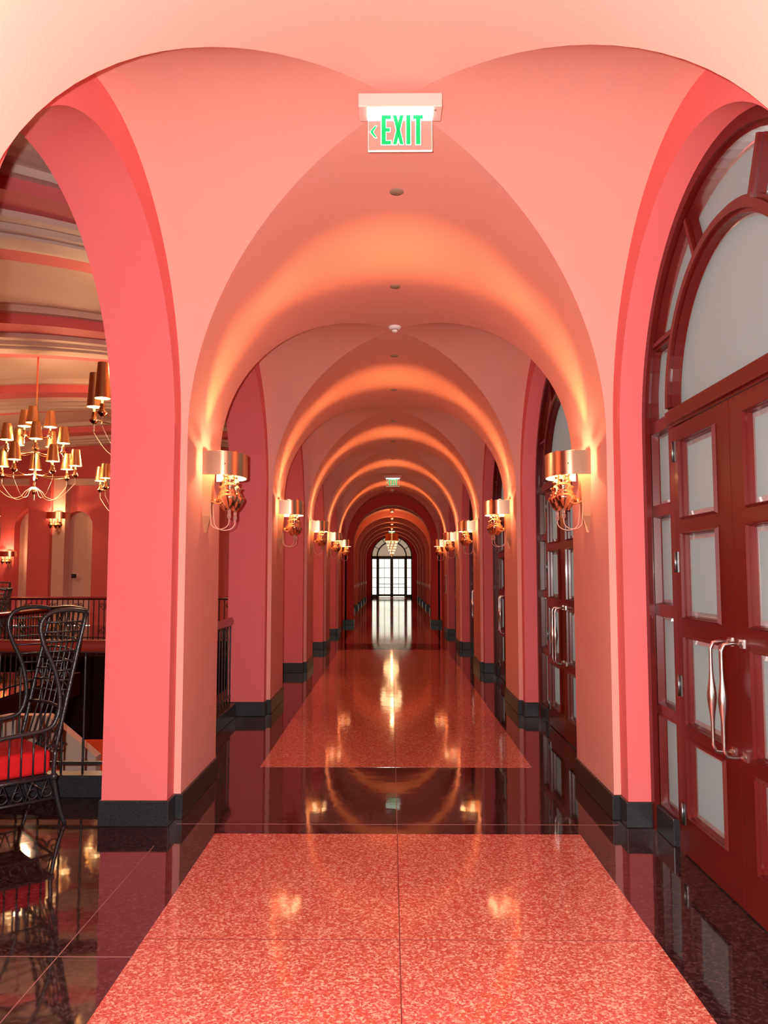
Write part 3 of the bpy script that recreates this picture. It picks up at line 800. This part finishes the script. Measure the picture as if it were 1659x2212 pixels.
# ------------------------------------------------------------------ wicker wing chairs
def make_chair():
    root = empty('wicker_chair')       # local: +s (x) is forward, y is width 0..W, z up
    W = .62
    loop = [(-.11, 1.30), (-.02, 1.315), (.08, 1.31), (.145, 1.28), (.172, 1.215), (.15, 1.11), (.08, .95), (.045, .80), (.047, .69), (.08, .61), (.14, .585), (.24, .575), (.38, .565), (.5, .53), (.57, .45)]
    spine = [(-.11, 1.30), (-.045, .99), (.016, .68), (.06, .46)]
    leg = [(.06, .46), (.065, .3), (.03, .12), (-.01, 0)]
    def sm(p, n=4):
        out = []
        for i in range(len(p)-1):
            p0 = p[max(0, i-1)]; p1 = p[i]; p2 = p[i+1]; p3 = p[min(len(p)-1, i+2)]
            for t in range(n):
                u = t/n; out.append(tuple(.5*((2*p1[k])+(-p0[k]+p2[k])*u+(2*p0[k]-5*p1[k]+4*p2[k]-p3[k])*u*u+(-p0[k]+3*p1[k]-3*p2[k]+p3[k])*u**3) for k in range(2)))
        return out+[p[-1]]
    def at(path, z):
        for (a, b), (c, d) in zip(path, path[1:]):
            if (b-z)*(d-z) <= 0 and b != d: return a+(c-a)*(z-b)/(d-b)
    for y in (0, W):
        mb = MB().m('wicker'); mb.tube([(a, y, b) for a, b in sm(loop)], .014, 8)
        fl = mb.build('wing_frame', root)
        lp = sm(loop)
        right = [q for q in lp if q[1] < 1.28 and q[0] < .2][:]
        for z in (1.24, 1.18, 1.12, 1.06, 1.0, .94, .88, .82):
            a = at(spine, z); b = at([q for q in lp[12:]], z)
            if a is not None and b is not None and b > a: q_ = MB().m('wicker'); q_.tube([(a, y, z), (b, y, z+.004)], .0055, 6); q_.build('rung', fl)
        for i in range(6):
            t = .1+.07*i
            q_ = MB().m('wicker'); q_.tube([(t+.02, y, .575), (t+.02, y, .30)], .006, 6); q_.build('spindle', fl)
        mb = MB().m('wicker'); mb.tube([(a, y, b) for a, b in sm(spine)], .013, 8); mb.build('back_post', root)
        for pth in (leg, [(.57, .46), (.575, .3), (.6, .12), (.63, 0)]):
            mb = MB().m('wicker'); mb.tube([(a, y, b) for a, b in sm(pth)], .014, 8); mb.lathe([(.016, -.02), (.024, -.01), (.024, .01), (.016, .02)], (pth[1][0], y, pth[1][1]), 10); mb.build('leg', root)
        mb = MB().m('wicker')            # truss under the seat rail
        mb.tube([(.065, y, .30), (.575, y, .30)], .013, 8); mb.tube([(.045, y, .17), (.59, y, .17)], .009, 8)
        for i in range(6):
            x = .06+.086*i; mb.tube([(x, y, .17), (x+.043, y, .295), (x+.086, y, .17)], .006, 6)
            mb.tube([(x+.043+.028*cos(2*pi*j/14), y, .215+.028*sin(2*pi*j/14)) for j in range(14)], .0045, 6, True)
        mb.build('side_apron', root)
    mb = MB().m('wicker')
    for (s_, z, r) in ((-.11, 1.30, .015), (.016, .68, .012), (-.07, 1.11, .006), (-.09, 1.2, .006), (-.055, 1.04, .006), (-.04, .97, .006), (-.025, .9, .006), (-.01, .83, .006), (.0, .76, .006)):
        mb.tube([(s_, 0, z), (s_-.03, W*.25, z+.012), (s_-.035, W*.5, z+.016), (s_-.03, W*.75, z+.012), (s_, W, z)], r, 8)
    for i in range(1, 7):
        y = W*i/7; mb.tube([(-.135, y, 1.31), (-.07, y, 1.0), (-.01, y, .68), (.05, y, .46)], .006, 6)
    mb.build('back_weave', root)
    mb = MB().m('wicker')
    for x in (.065, .575): mb.tube([(x, 0, .30), (x, W, .30)], .013, 8); mb.tube([(x-.01, 0, .17), (x-.01, W, .17)], .009, 8)
    mb.tube([(.57, 0, .45), (.58, W/2, .44), (.57, W, .45)], .013, 8)
    mb.box(.06, .58, .0, W, .30, .315); mb.build('seat', root)
    mb = MB().m('cushion_red'); mb.box(.075, .60, .02, W-.02, .316, .46); cu = mb.build('seat_cushion', root, bevel=.03); cu['label'] = 'thick red seat cushion'
    cu.modifiers['bevel'].segments = 4
    return root
chair = make_chair(); 
chair.location = (-2.03, 4.98, 0); chair.rotation_euler = (0, 0, atan2(-.68, -.735))
# width axis must run away from the camera: mirror through local y
chair.scale = (1, -1, 1)
tag(chair, 'black wicker wing chair with red cushion standing beside the nearest left pier', 'chair', 'black wicker wing chairs')
c2 = copy_tree(chair); c2.location = (-9.35, 19.3, 0); c2.rotation_euler = (0, 0, radians(-70)); tag(c2, 'far black wicker wing chair behind the distant balcony railing', 'chair', 'black wicker wing chairs')
c3_ = copy_tree(chair); c3_.location = (-5.6, 11.2, 0); c3_.rotation_euler = (0, 0, radians(200)); tag(c3_, 'black wicker wing chair on the middle walkway behind the short railing', 'chair', 'black wicker wing chairs')
